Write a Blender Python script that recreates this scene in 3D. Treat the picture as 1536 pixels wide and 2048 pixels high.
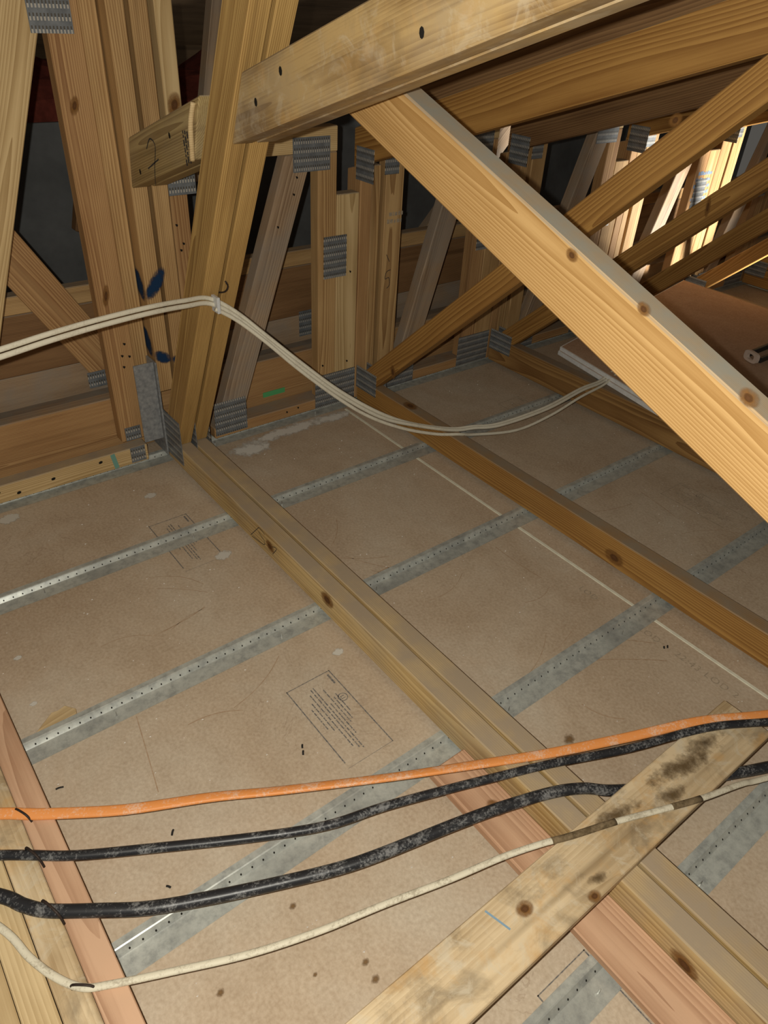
import bpy, bmesh, math, random
from mathutils import Vector, Matrix
random.seed(7)
for o in list(bpy.data.objects): bpy.data.objects.remove(o, do_unlink=True)
S = bpy.context.scene
COL = S.collection

# ------------------------------------------------------------------ camera
# attic frame: x along the furring channels, y along the trusses (away from the viewer), z up, 0 = drywall top
CR = Vector((0.78738385, -0.61436162, 0.05085725))      # image right
CD = Vector((-0.32628068, -0.48532047, -0.81117505))    # image down
CF = Vector((0.52303689, 0.6221124, -0.58258783))       # view direction
CAM = Vector((0, 0, 1.086))
cd = bpy.data.cameras.new('camera'); co = bpy.data.objects.new('camera', cd); COL.objects.link(co)
m = Matrix.Identity(4)
for i in range(3):
    m[i][0] = CR[i]; m[i][1] = -CD[i]; m[i][2] = -CF[i]; m[i][3] = CAM[i]
co.matrix_world = m
cd.sensor_fit = 'VERTICAL'; cd.sensor_height = 24.0; cd.lens = 1451.97 / 2048 * 24.0
cd.clip_start = 0.02
S.camera = co

# ------------------------------------------------------------------ light
S.view_settings.view_transform = 'Standard'; S.view_settings.look = 'None'
S.view_settings.gamma = 1.0; S.view_settings.use_curve_mapping = False
S.view_settings.exposure = 0.0
w = bpy.data.worlds.new('attic_dark'); S.world = w; w.use_nodes = True
w.node_tree.nodes['Background'].inputs[0].default_value = (1.0, 0.93, 0.82, 1)
w.node_tree.nodes['Background'].inputs[1].default_value = 0.08
def light(name, kind, loc, power, color, **kw):
    l = bpy.data.lights.new(name, kind); l.energy = power; l.color = color
    for k, v in kw.items(): setattr(l, k, v)
    o = bpy.data.objects.new(name, l); COL.objects.link(o); o.location = loc
    return o
# the phone's flash, a thumb's width left of its lens
light('phone_flash', 'POINT', CAM - CR * 0.036 - CD * 0.012, 53.0, (1.0, 0.955, 0.845), shadow_soft_size=0.005)
# daylight coming up through an access opening further along the attic, right of the view
dl = light('hatch_daylight', 'SPOT', (3.42, 0.55, 0.06), 330.0, (1.0, 0.95, 0.86), shadow_soft_size=0.10, spot_size=math.radians(40), spot_blend=0.6)
dl.rotation_euler = (Vector((2.93, 1.70, 0.50)) - Vector((3.42, 0.55, 0.06))).to_track_quat('-Z', 'Y').to_euler()

# ------------------------------------------------------------------ materials
def newmat(name):
    m = bpy.data.materials.new(name); m.use_nodes = True
    nt = m.node_tree; b = nt.nodes['Principled BSDF']
    return m, nt, b
def N(nt, t, **kw):
    n = nt.nodes.new(t)
    for k, v in kw.items(): setattr(n, k, v)
    return n
def math_(nt, op, a, b=None, c=None, clamp=False):
    n = N(nt, 'ShaderNodeMath', operation=op); n.use_clamp = clamp
    for i, v in enumerate((a, b, c)):
        if v is None: continue
        if isinstance(v, (int, float)): n.inputs[i].default_value = v
        else: nt.links.new(v, n.inputs[i])
    return n.outputs[0]
def mixc(nt, fac, a, b, mode='MIX'):
    n = N(nt, 'ShaderNodeMix', data_type='RGBA', blend_type=mode)
    for s, v in ((n.inputs[0], fac), (n.inputs[6], a), (n.inputs[7], b)):
        if isinstance(v, (int, float)): s.default_value = v
        elif isinstance(v, tuple): s.default_value = (*v, 1) if len(v) == 3 else v
        else: nt.links.new(v, s)
    return n.outputs[2]
def ramp(nt, fac, stops):
    n = N(nt, 'ShaderNodeValToRGB'); e = n.color_ramp.elements
    while len(e) < len(stops): e.new(0.5)
    for i, (p, c) in enumerate(stops):
        e[i].position = p; e[i].color = (*c, 1) if len(c) == 3 else c
    nt.links.new(fac, n.inputs[0]); return n.outputs[0]
def coords(nt, scale=(1, 1, 1), rnd=True):
    tc = N(nt, 'ShaderNodeTexCoord'); mp = N(nt, 'ShaderNodeMapping'); mp.inputs['Scale'].default_value = scale
    if rnd:
        oi = N(nt, 'ShaderNodeObjectInfo'); va = N(nt, 'ShaderNodeVectorMath', operation='ADD')
        vm = N(nt, 'ShaderNodeVectorMath', operation='SCALE'); vm.inputs[0].default_value = (3.1, 7.7, 5.3)
        nt.links.new(oi.outputs['Random'], vm.inputs['Scale'])
        nt.links.new(tc.outputs['Object'], va.inputs[0]); nt.links.new(vm.outputs[0], va.inputs[1])
        nt.links.new(va.outputs[0], mp.inputs[0])
    else: nt.links.new(tc.outputs['Object'], mp.inputs[0])
    return mp.outputs[0]
def noise(nt, vec, scale, detail=3.0, rough=0.55, dist=0.0):
    n = N(nt, 'ShaderNodeTexNoise'); n.inputs['Scale'].default_value = scale; n.inputs['Detail'].default_value = detail
    n.inputs['Roughness'].default_value = rough; n.inputs['Distortion'].default_value = dist
    nt.links.new(vec, n.inputs['Vector']); return n.outputs['Fac']

def wood(name, light_c, dark_c, dust=0.0, dust_c=(0.30, 0.25, 0.19), ring=85.0, mottle=0.25, mould=0.0, grey=0.0, ring_amt=0.38):
    m, nt, b = newmat(name)
    L = nt.links
    # growth rings around an axis that lies beside the board; local x runs with the grain
    tc = N(nt, 'ShaderNodeTexCoord'); oi = N(nt, 'ShaderNodeObjectInfo')
    off = N(nt, 'ShaderNodeCombineXYZ')
    L.new(math_(nt, 'MULTIPLY', oi.outputs['Random'], 13.0), off.inputs[0])
    L.new(math_(nt, 'ADD', math_(nt, 'MULTIPLY', math_(nt, 'FRACT', math_(nt, 'MULTIPLY', oi.outputs['Random'], 17.3)), 0.10), -0.05), off.inputs[1])
    L.new(math_(nt, 'ADD', math_(nt, 'MULTIPLY', math_(nt, 'FRACT', math_(nt, 'MULTIPLY', oi.outputs['Random'], 41.9)), 0.09), 0.015), off.inputs[2])
    va = N(nt, 'ShaderNodeVectorMath', operation='ADD'); L.new(tc.outputs['Object'], va.inputs[0]); L.new(off.outputs[0], va.inputs[1])
    low = N(nt, 'ShaderNodeTexNoise'); low.inputs['Scale'].default_value = 1.0; low.inputs['Detail'].default_value = 1.5
    mp0 = N(nt, 'ShaderNodeMapping'); mp0.inputs['Scale'].default_value = (1.3, 6, 6); L.new(va.outputs[0], mp0.inputs[0]); L.new(mp0.outputs[0], low.inputs['Vector'])
    ls = N(nt, 'ShaderNodeVectorMath', operation='SCALE'); ls.inputs['Scale'].default_value = 0.026; L.new(low.outputs['Color'], ls.inputs[0])
    vb = N(nt, 'ShaderNodeVectorMath', operation='ADD'); L.new(va.outputs[0], vb.inputs[0]); L.new(ls.outputs[0], vb.inputs[1])
    mp1 = N(nt, 'ShaderNodeMapping'); mp1.inputs['Scale'].default_value = (0.05, 1, 1); L.new(vb.outputs[0], mp1.inputs[0])
    wv = N(nt, 'ShaderNodeTexWave', wave_type='RINGS', rings_direction='X', wave_profile='SAW')
    wv.inputs['Scale'].default_value = ring; wv.inputs['Distortion'].default_value = 1.2; wv.inputs['Detail'].default_value = 2.0; wv.inputs['Detail Scale'].default_value = 0.6
    L.new(mp1.outputs[0], wv.inputs['Vector'])
    mp2 = N(nt, 'ShaderNodeMapping'); mp2.inputs['Scale'].default_value = (5, 260, 260); L.new(va.outputs[0], mp2.inputs[0])
    fib = noise(nt, mp2.outputs[0], 1.0, 3.0)
    mp3 = N(nt, 'ShaderNodeMapping'); mp3.inputs['Scale'].default_value = (3.0, 14, 14); L.new(va.outputs[0], mp3.inputs[0])
    blo = noise(nt, mp3.outputs[0], 1.0, 4.0, 0.6)
    f = math_(nt, 'ADD', math_(nt, 'ADD', math_(nt, 'MULTIPLY', wv.outputs['Fac'], ring_amt), 0.25 - ring_amt * 0.5), math_(nt, 'MULTIPLY', fib, 0.34))
    f = math_(nt, 'ADD', f, math_(nt, 'MULTIPLY', math_(nt, 'SUBTRACT', blo, 0.5), mottle * 2.2))
    col = ramp(nt, f, [(0.24, tuple(min(1, a * 1.08) for a in light_c)), (0.44, tuple(0.55 * a + 0.45 * c for a, c in zip(light_c, dark_c))), (0.68, tuple(a * 0.86 for a in dark_c))])
    mp4 = N(nt, 'ShaderNodeMapping'); mp4.inputs['Scale'].default_value = (0.7, 34, 34); L.new(va.outputs[0], mp4.inputs[0])
    stk = ramp(nt, noise(nt, mp4.outputs[0], 1.0, 2.0), [(0.60, (0, 0, 0)), (0.74, (1, 1, 1))])
    col = mixc(nt, math_(nt, 'MULTIPLY', stk, 0.55), col, tuple(c * 0.55 for c in dark_c))
    if grey:
        g = ramp(nt, noise(nt, va.outputs[0], 9.0, 4.0), [(0.42, (0, 0, 0)), (0.62, (1, 1, 1))])
        col = mixc(nt, math_(nt, 'MULTIPLY', g, grey), col, (0.27, 0.25, 0.22))
    if mould:
        g = ramp(nt, noise(nt, va.outputs[0], 13.0, 6.0, 0.65, 0.6), [(0.50, (0, 0, 0)), (0.66, (1, 1, 1))])
        col = mixc(nt, math_(nt, 'MULTIPLY', g, mould), col, (0.13, 0.10, 0.065))
        g2 = ramp(nt, noise(nt, va.outputs[0], 23.0, 5.0, 0.7, 0.8), [(0.52, (0, 0, 0)), (0.64, (1, 1, 1))])
        col = mixc(nt, math_(nt, 'MULTIPLY', g2, min(0.6, mould * 1.1)), col, (0.60, 0.53, 0.40))
        g3 = ramp(nt, noise(nt, va.outputs[0], 17.0, 4.0, 0.6, 0.3), [(0.55, (0, 0, 0)), (0.68, (1, 1, 1))])
        col = mixc(nt, math_(nt, 'MULTIPLY', g3, min(0.6, mould * 1.2)), col, (0.56, 0.33, 0.12))
    if dust:   # settled dust lies on whatever faces up
        ge = N(nt, 'ShaderNodeNewGeometry'); sx = N(nt, 'ShaderNodeSeparateXYZ'); L.new(ge.outputs['Normal'], sx.inputs[0])
        up = math_(nt, 'MULTIPLY', math_(nt, 'SUBTRACT', sx.outputs[2], 0.45), 2.6, clamp=True)
        dn = ramp(nt, noise(nt, va.outputs[0], 14.0, 4.0), [(0.30, (0.45,) * 3), (0.60, (1, 1, 1))])
        col = mixc(nt, math_(nt, 'MULTIPLY', math_(nt, 'MULTIPLY', up, dn), dust), col, dust_c)
    L.new(col, b.inputs['Base Color'])
    b.inputs['Roughness'].default_value = 0.62; b.inputs['Specular IOR Level'].default_value = 0.28
    bp = N(nt, 'ShaderNodeBump'); bp.inputs['Strength'].default_value = 0.22; bp.inputs['Distance'].default_value = 0.0012
    L.new(f, bp.inputs['Height']); L.new(bp.outputs[0], b.inputs['Normal'])
    return m

W = dict(
    honey=wood('honey_pine', (0.40, 0.220, 0.062), (0.24, 0.105, 0.024), dust=0.95, dust_c=(0.27, 0.215, 0.15), mottle=0.18),
    russet=wood('russet_pine', (0.34, 0.195, 0.068), (0.20, 0.095, 0.028), dust=0.9, dust_c=(0.22, 0.18, 0.135), mottle=0.25),
    bare=wood('clean_pale_pine', (0.60, 0.455, 0.250), (0.44, 0.295, 0.130), dust=0.1, mottle=0.5, ring_amt=0.25),
    amber=wood('amber_pine', (0.49, 0.315, 0.112), (0.28, 0.150, 0.045), dust=0.9, mottle=0.22, ring=110),
    gold=wood('golden_pine', (0.58, 0.365, 0.150), (0.42, 0.220, 0.062), dust=1.0, dust_c=(0.38, 0.365, 0.305), ring=95, mottle=0.14),
    tan=wood('tan_pine', (0.53, 0.345, 0.155), (0.31, 0.165, 0.060), dust=0.9, mottle=0.25),
    tan2=wood('reddish_pine', (0.47, 0.285, 0.125), (0.29, 0.140, 0.053), dust=0.9, mottle=0.22),
    pale=wood('pale_pine', (0.60, 0.440, 0.225), (0.43, 0.275, 0.110), dust=0.9, mottle=0.2),
    brown=wood('brown_pine', (0.27, 0.150, 0.066), (0.16, 0.078, 0.031), dust=1.0, dust_c=(0.23, 0.20, 0.16), mottle=0.3),
    grey=wood('weathered_pine', (0.40, 0.285, 0.180), (0.24, 0.150, 0.084), dust=0.9, mottle=0.3, grey=0.45),
    olive=wood('olive_pine', (0.43, 0.320, 0.145), (0.27, 0.175, 0.066), dust=1.0, dust_c=(0.35, 0.285, 0.205), mottle=0.25, grey=0.12),
    chord=wood('worn_chord_pine', (0.62, 0.455, 0.215), (0.42, 0.265, 0.095), dust=0.95, dust_c=(0.36, 0.285, 0.200), mottle=0.45, grey=0.25, ring_amt=0.35),
    pink=wood('pinkish_pine', (0.60, 0.375, 0.235), (0.46, 0.245, 0.135), dust=0.15, mottle=0.35, ring_amt=0.35),
    mould=wood('stained_pine', (0.62, 0.490, 0.310), (0.44, 0.310, 0.165), mottle=0.8, mould=0.5, ring_amt=0.14),
    spot=wood('blotchy_pine', (0.44, 0.300, 0.130), (0.28, 0.170, 0.066), dust=0.6, mottle=0.9, grey=0.3, mould=0.24, ring_amt=0.20),
    dark=wood('dark_pine', (0.24, 0.135, 0.058), (0.14, 0.070, 0.030), dust=0.8, dust_c=(0.2, 0.17, 0.14), mottle=0.3),
)
def plain(name, c, rough=0.7, metallic=0.0, spec=0.3, var=0.0, vscale=30, c2=None):
    m, nt, b = newmat(name)
    b.inputs['Roughness'].default_value = rough; b.inputs['Metallic'].default_value = metallic; b.inputs['Specular IOR Level'].default_value = spec
    if var:
        c2 = c2 or tuple(x * (1 - var) for x in c)
        f = ramp(nt, noise(nt, coords(nt), vscale, 5.0, 0.6), [(0.36, (0, 0, 0)), (0.64, (1, 1, 1))])
        nt.links.new(mixc(nt, f, c, c2), b.inputs['Base Color'])
    else: b.inputs['Base Color'].default_value = (*c, 1)
    return m
def galv_mat():
    m, nt, b = newmat('galvanised_sheet')
    v = coords(nt)
    n1 = noise(nt, v, 55.0, 5.0, 0.7); n2 = noise(nt, v, 9.0, 4.0)
    c = ramp(nt, n1, [(0.30, (0.30, 0.315, 0.30)), (0.52, (0.47, 0.49, 0.45)), (0.75, (0.57, 0.59, 0.54))])
    c = mixc(nt, ramp(nt, n2, [(0.5, (0, 0, 0)), (0.72, (0.5,) * 3)]), c, (0.20, 0.205, 0.195))
    nt.links.new(c, b.inputs['Base Color'])
    b.inputs['Metallic'].default_value = 0.22; b.inputs['Roughness'].default_value = 0.36
    return m
def plate_mat():
    # punched nail plate: rows of slots where the teeth were pressed out
    m, nt, b = newmat('punched_plate')
    tc = N(nt, 'ShaderNodeTexCoord'); sx = N(nt, 'ShaderNodeSeparateXYZ'); nt.links.new(tc.outputs['Object'], sx.inputs[0])
    u = math_(nt, 'ABSOLUTE', math_(nt, 'SUBTRACT', math_(nt, 'FRACT', math_(nt, 'MULTIPLY', sx.outputs[0], 1 / 0.0068)), 0.5))
    vv = math_(nt, 'FRACT', math_(nt, 'MULTIPLY', sx.outputs[1], 1 / 0.0205))
    v = math_(nt, 'ABSOLUTE', math_(nt, 'SUBTRACT', vv, 0.5))
    slot = math_(nt, 'MULTIPLY', math_(nt, 'LESS_THAN', u, 0.22), math_(nt, 'LESS_THAN', v, 0.30))
    tip = math_(nt, 'MULTIPLY', slot, math_(nt, 'GREATER_THAN', vv, 0.48))
    n1 = noise(nt, coords(nt), 40.0, 5.0, 0.7)
    c = ramp(nt, n1, [(0.30, (0.12, 0.13, 0.14)), (0.55, (0.185, 0.20, 0.212)), (0.8, (0.25, 0.27, 0.285))])
    c = mixc(nt, slot, c, (0.09, 0.08, 0.065)); c = mixc(nt, tip, c, (0.48, 0.45, 0.39))
    nt.links.new(c, b.inputs['Base Color'])
    b.inputs['Metallic'].default_value = 0.2; b.inputs['Roughness'].default_value = 0.45
    bp = N(nt, 'ShaderNodeBump'); bp.inputs['Strength'].default_value = 0.2; bp.inputs['Distance'].default_value = 0.001; bp.invert = True
    nt.links.new(slot, bp.inputs['Height']); nt.links.new(bp.outputs[0], b.inputs['Normal'])
    return m
def paper_mat(name, a, b_, c_):
    m, nt, b = newmat(name)
    v = coords(nt)
    n1 = noise(nt, v, 3.2, 5.0, 0.62, 0.5); n2 = noise(nt, v, 26.0, 5.0, 0.65); n3 = noise(nt, v, 170.0, 2.0)
    c = ramp(nt, n1, [(0.32, a), (0.50, b_), (0.68, c_)])
    c = mixc(nt, math_(nt, 'MULTIPLY', ramp(nt, n2, [(0.42, (0, 0, 0)), (0.70, (1, 1, 1))]), 0.30), c, tuple(x * 0.78 for x in a))
    c = mixc(nt, 0.28, c, ramp(nt, n3, [(0.3, tuple(x * 0.75 for x in a)), (0.7, tuple(min(1, x * 1.2) for x in c_))]))
    # rusty scuffs dragged along by boots
    sc = noise(nt, coords(nt, (1.0, 1.0, 1.0)), 5.0, 6.0, 0.55, 2.2)
    line = math_(nt, 'LESS_THAN', math_(nt, 'ABSOLUTE', math_(nt, 'SUBTRACT', sc, 0.53)), 0.0045)
    gate = ramp(nt, noise(nt, v, 2.3, 2.0), [(0.5, (0, 0, 0)), (0.62, (1, 1, 1))])
    c = mixc(nt, math_(nt, 'MULTIPLY', math_(nt, 'MULTIPLY', line, gate), 0.22), c, (0.20, 0.115, 0.07))
    nt.links.new(c, b.inputs['Base Color']); b.inputs['Roughness'].default_value = 0.85; b.inputs['Specular IOR Level'].default_value = 0.12
    bp = N(nt, 'ShaderNodeBump'); bp.inputs['Strength'].default_value = 0.12; bp.inputs['Distance'].default_value = 0.001
    nt.links.new(n2, bp.inputs['Height']); nt.links.new(bp.outputs[0], b.inputs['Normal'])
    return m
def cable_mat(name, c, fleck, amt, rough=0.45, scale=(60, 260, 260)):
    m, nt, b = newmat(name)
    v = coords(nt, (1, 1, 1), rnd=False)
    n = noise(nt, v, 260.0, 5.0, 0.75); n2 = noise(nt, v, 32.0, 4.0, 0.6)
    f = ramp(nt, math_(nt, 'ADD', math_(nt, 'MULTIPLY', n, 0.55), math_(nt, 'MULTIPLY', n2, 0.45)), [(0.50, (0, 0, 0)), (0.60, (1, 1, 1))])
    nt.links.new(mixc(nt, math_(nt, 'MULTIPLY', f, amt), c, fleck), b.inputs['Base Color'])
    b.inputs['Roughness'].default_value = rough; b.inputs['Specular IOR Level'].default_value = 0.4
    return m
def powder_mat(name, c, th=0.5, gain=0.16, scale=18.0):
    # thin patch of powder or overspray, ragged towards its rim (local unit disc)
    m, nt, b = newmat(name)
    tc = N(nt, 'ShaderNodeTexCoord'); ln = N(nt, 'ShaderNodeVectorMath', operation='LENGTH'); nt.links.new(tc.outputs['UV'], ln.inputs[0])
    n = noise(nt, tc.outputs['Object'], scale, 6.0, 0.7)
    a = math_(nt, 'SUBTRACT', math_(nt, 'ADD', n, math_(nt, 'MULTIPLY', math_(nt, 'SUBTRACT', 1.0, ln.outputs['Value']), 0.55)), th)
    a = math_(nt, 'DIVIDE', a, gain, clamp=True)
    edge = math_(nt, 'MULTIPLY', math_(nt, 'SUBTRACT', 1.0, ln.outputs['Value']), 4.0, clamp=True)
    nt.links.new(math_(nt, 'MULTIPLY', a, edge), b.inputs['Alpha'])
    b.inputs['Base Color'].default_value = (*c, 1); b.inputs['Roughness'].default_value = 0.9; b.inputs['Specular IOR Level'].default_value = 0.1
    return m
GALV = galv_mat(); PLATE = plate_mat()
PAPER = paper_mat('gypsum_paper', (0.43, 0.318, 0.212), (0.52, 0.412, 0.296), (0.565, 0.485, 0.375))
PAPER2 = paper_mat('gypsum_paper_loose', (0.44, 0.275, 0.175), (0.50, 0.325, 0.21), (0.56, 0.39, 0.27))
GYPSUM = plain('gypsum_core', (0.84, 0.84, 0.82), 0.9, var=0.15, vscale=60)
COMPOUND = plain('joint_compound', (0.80, 0.79, 0.64), 0.9, var=0.15, vscale=50)
INK = plain('stamp_ink', (0.10, 0.105, 0.115), 0.9, spec=0.1, var=0.5, vscale=220, c2=(0.30, 0.26, 0.21))
FAINT = plain('faded_ink', (0.31, 0.255, 0.19), 0.9, spec=0.1, var=0.4, vscale=220, c2=(0.45, 0.36, 0.25))
PEN = plain('marker_ink', (0.03, 0.03, 0.035), 0.7)
HOLE = plain('hole_shadow', (0.02, 0.018, 0.015), 0.9, spec=0.0)
BLACK = cable_mat('black_cable_sheath', (0.020, 0.021, 0.024), (0.34, 0.34, 0.335), 0.52, 0.38)
ORANGE = cable_mat('orange_cable_sheath', (0.78, 0.30, 0.085), (0.75, 0.62, 0.50), 0.55, 0.5)
WHITE = cable_mat('white_cable_sheath', (0.66, 0.62, 0.50), (0.42, 0.37, 0.28), 0.4, 0.5)
DIRTY = cable_mat('dirty_white_sheath', (0.68, 0.63, 0.49), (0.30, 0.25, 0.17), 0.6, 0.6)
RUST = plain('rusty_staple', (0.05, 0.035, 0.028), 0.6, metallic=0.3, var=0.4, vscale=200)
HANG = plain('dull_zinc', (0.20, 0.21, 0.22), 0.5, metallic=0.2, var=0.5, vscale=90, c2=(0.32, 0.33, 0.33))
STEEL = plain('screw_steel', (0.55, 0.55, 0.53), 0.3, metallic=0.9)
KNOT = powder_mat('knot_wood', (0.24, 0.115, 0.035), 0.36, 0.60, 60)
KNOTC = powder_mat('knot_heart', (0.12, 0.055, 0.022), 0.36, 0.55, 90)
GREEN = plain('green_tape', (0.10, 0.40, 0.15), 0.5)
BLUE = powder_mat('blue_spray_paint', (0.012, 0.035, 0.085), 0.48, 0.30, 40)
POWDER = powder_mat('plaster_powder', (0.70, 0.68, 0.62), 0.66, 0.20, 30)
SPLAT = powder_mat('plaster_spatter', (0.60, 0.58, 0.52), 0.62, 0.10, 70)
STAIN = powder_mat('brown_stain', (0.20, 0.12, 0.055), 0.60, 0.40, 60)
MUD = powder_mat('dark_rot_stain', (0.13, 0.085, 0.04), 0.70, 0.42, 34)
BITS = plain('dark_droppings', (0.02, 0.018, 0.016), 0.8)
FLECK = plain('white_flecks', (0.75, 0.73, 0.68), 0.8)
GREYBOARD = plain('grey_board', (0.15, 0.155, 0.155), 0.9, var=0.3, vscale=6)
DECK = wood('roof_deck_wood', (0.24, 0.16, 0.09), (0.14, 0.085, 0.045), mottle=0.4)
BATT = plain('red_batt', (0.22, 0.045, 0.028), 0.95, var=0.5, vscale=14)
FOIL = plain('duct_foil', (0.55, 0.56, 0.57), 0.35, metallic=0.8, var=0.3, vscale=30)
PLASTIC = plain('pinkish_plastic', (0.62, 0.50, 0.42), 0.5)
BLKPLAS = plain('black_plastic', (0.025, 0.024, 0.023), 0.4)
CLEAR = plain('clear_tie', (0.55, 0.56, 0.56), 0.25)

# ------------------------------------------------------------------ builders
def tag(o, label=None, cat=None, group=None, kind=None):
    if label: o['label'] = label
    if cat: o['category'] = cat
    if group: o['group'] = group
    if kind: o['kind'] = kind
    return o
def empty(name, loc=(0, 0, 0), **kw):
    o = bpy.data.objects.new(name, None); o.empty_display_size = 0.1; o.location = loc; COL.objects.link(o)
    return tag(o, **kw)
def put(name, me, mat, parent=None, world=None):
    o = bpy.data.objects.new(name, me); COL.objects.link(o)
    if mat is not None and not me.materials: me.materials.append(mat)
    world = world or Matrix.Identity(4)
    if parent is not None:
        o.parent = parent
        pm = PM.get(parent.name) or Matrix.Translation(parent.location)
        o.matrix_basis = pm.inverted() @ world
    else: o.matrix_basis = world
    PM[o.name] = world.copy()
    return o
PM = {}
def frame(origin, xdir, zdir):
    x = Vector(xdir).normalized(); z = Vector(zdir).normalized()
    if abs(z.dot(x)) > 0.99: z = Vector((0, 0, 1)) if abs(x.z) < 0.9 else Vector((0, 1, 0))
    z = (z - x * z.dot(x)).normalized(); y = z.cross(x)
    M = Matrix.Identity(4)
    for i in range(3): M[i][0] = x[i]; M[i][1] = y[i]; M[i][2] = z[i]; M[i][3] = origin[i]
    return M
def prism(name, poly, ext, grain, mat, parent=None, bev=0.0022, **tags):
    """solid: 3-D outline `poly` pushed along `ext`; its local x axis runs along `grain`."""
    poly = [Vector(p) for p in poly]; ext = Vector(ext)
    c = sum(poly, Vector()) / len(poly) + ext * 0.5
    M = frame(c, grain, ext); I = M.inverted()
    bm = bmesh.new()
    a = [bm.verts.new(I @ p) for p in poly]; b = [bm.verts.new(I @ (p + ext)) for p in poly]
    n = len(poly)
    bm.faces.new(a); bm.faces.new(b[::-1])
    for i in range(n): bm.faces.new((a[i], b[i], b[(i + 1) % n], a[(i + 1) % n]))
    bmesh.ops.recalc_face_normals(bm, faces=bm.faces)
    if bev: bmesh.ops.bevel(bm, geom=list(bm.edges), offset=bev, segments=1, affect='EDGES', clamp_overlap=True)
    me = bpy.data.meshes.new(name); bm.to_mesh(me); bm.free()
    return tag(put(name, me, mat, parent, M), **tags)
def box(name, x, y, z, mat, parent=None, grain=None, bev=0.0022, **tags):
    (x0, x1), (y0, y1), (z0, z1) = x, y, z
    d = (x1 - x0, y1 - y0, z1 - z0)
    if grain is None: grain = [(1, 0, 0), (0, 1, 0), (0, 0, 1)][max(range(3), key=lambda i: d[i])]
    if abs(grain[2]) > 0.5: return prism(name, [(x0, y0, z0), (x1, y0, z0), (x1, y0, z1), (x0, y0, z1)], (0, y1 - y0, 0), grain, mat, parent, bev, **tags)
    return prism(name, [(x0, y0, z0), (x1, y0, z0), (x1, y1, z0), (x0, y1, z0)], (0, 0, z1 - z0), grain, mat, parent, bev, **tags)
def inX(name, x0, t, yz, mat, parent, grain, **tags):       # member lying in a truss plane x = const
    return prism(name, [(x0, y, z) for y, z in yz], (t, 0, 0), (0, *grain), mat, parent, **tags)
def inY(name, y0, t, xz, mat, parent, grain, **tags):       # member lying in the girder plane y = const
    return prism(name, [(x, y0, z) for x, z in xz], (0, t, 0), (grain[0], 0, grain[1]), mat, parent, **tags)
def plateX(x, y0, y1, z0, z1, parent, side=-1, tilt=0.0):   # nail plate on a truss face
    t = 0.0016
    xa = x - t if side < 0 else x
    o = prism('connector_plate', [(xa, y0, z0), (xa, y1, z0 - tilt), (xa, y1, z1 - tilt), (xa, y0, z1)], (t, 0, 0), (0, 1, 0), PLATE, parent, bev=0)
    return o
def plateY(y, x0, x1, z0, z1, parent, tilt=0.0):
    t = 0.0016
    return prism('connector_plate', [(x0, y - t, z0), (x1, y - t, z0 + tilt), (x1, y - t, z1 + tilt), (x0, y - t, z1)], (0, t, 0), (1, 0, 0), PLATE, parent, bev=0)
def disc(name, c, nrm, along, a, b, mat, parent, n=14, rag=0.0, lift=0.0006, rings=1):
    """flat ellipse lying on a face, local x along `along`; UV holds its unit-disc coordinates"""
    M = frame(Vector(c) + Vector(nrm) * lift, along, nrm)
    bm = bmesh.new(); uv = bm.loops.layers.uv.new('UVMap'); vs = []
    for i in range(n):
        t = 2 * math.pi * i / n; r = 1 + random.uniform(-rag, rag)
        vs.append(bm.verts.new((a * r * math.cos(t), b * r * math.sin(t), 0)))
    f = bm.faces.new(vs)
    for l in f.loops: l[uv].uv = (l.vert.co.x / a, l.vert.co.y / b)
    me = bpy.data.meshes.new(name); bm.to_mesh(me); bm.free()
    return put(name, me, mat, parent, M)
def ribbon(name, pts, nrm, wid, mat, parent, lift=0.0005):
    """flat stroke drawn on a face (pen, ink)"""
    nrm = Vector(nrm).normalized(); pts = [Vector(p) + nrm * lift for p in pts]
    V = []; F = []
    for i, p in enumerate(pts):
        d = (pts[min(i + 1, len(pts) - 1)] - pts[max(i - 1, 0)]).normalized(); s = d.cross(nrm).normalized() * wid * 0.5
        V += [p + s, p - s]
    for i in range(len(pts) - 1): F.append((2 * i, 2 * i + 1, 2 * i + 3, 2 * i + 2))
    me = bpy.data.meshes.new(name); me.from_pydata([v[:] for v in V], [], F)
    return put(name, me, mat, parent)
def catmull(P, sub=6):
    P = [Vector(p) for p in P]; out = []
    for i in range(len(P) - 1):
        p0, p1, p2, p3 = P[max(i - 1, 0)], P[i], P[i + 1], P[min(i + 2, len(P) - 1)]
        for k in range(sub):
            t = k / sub
            out.append(0.5 * ((2 * p1) + (p2 - p0) * t + (2 * p0 - 5 * p1 + 4 * p2 - p3) * t * t + (3 * p1 - p0 - 3 * p2 + p3) * t ** 3))
    out.append(P[-1]); return out
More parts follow.
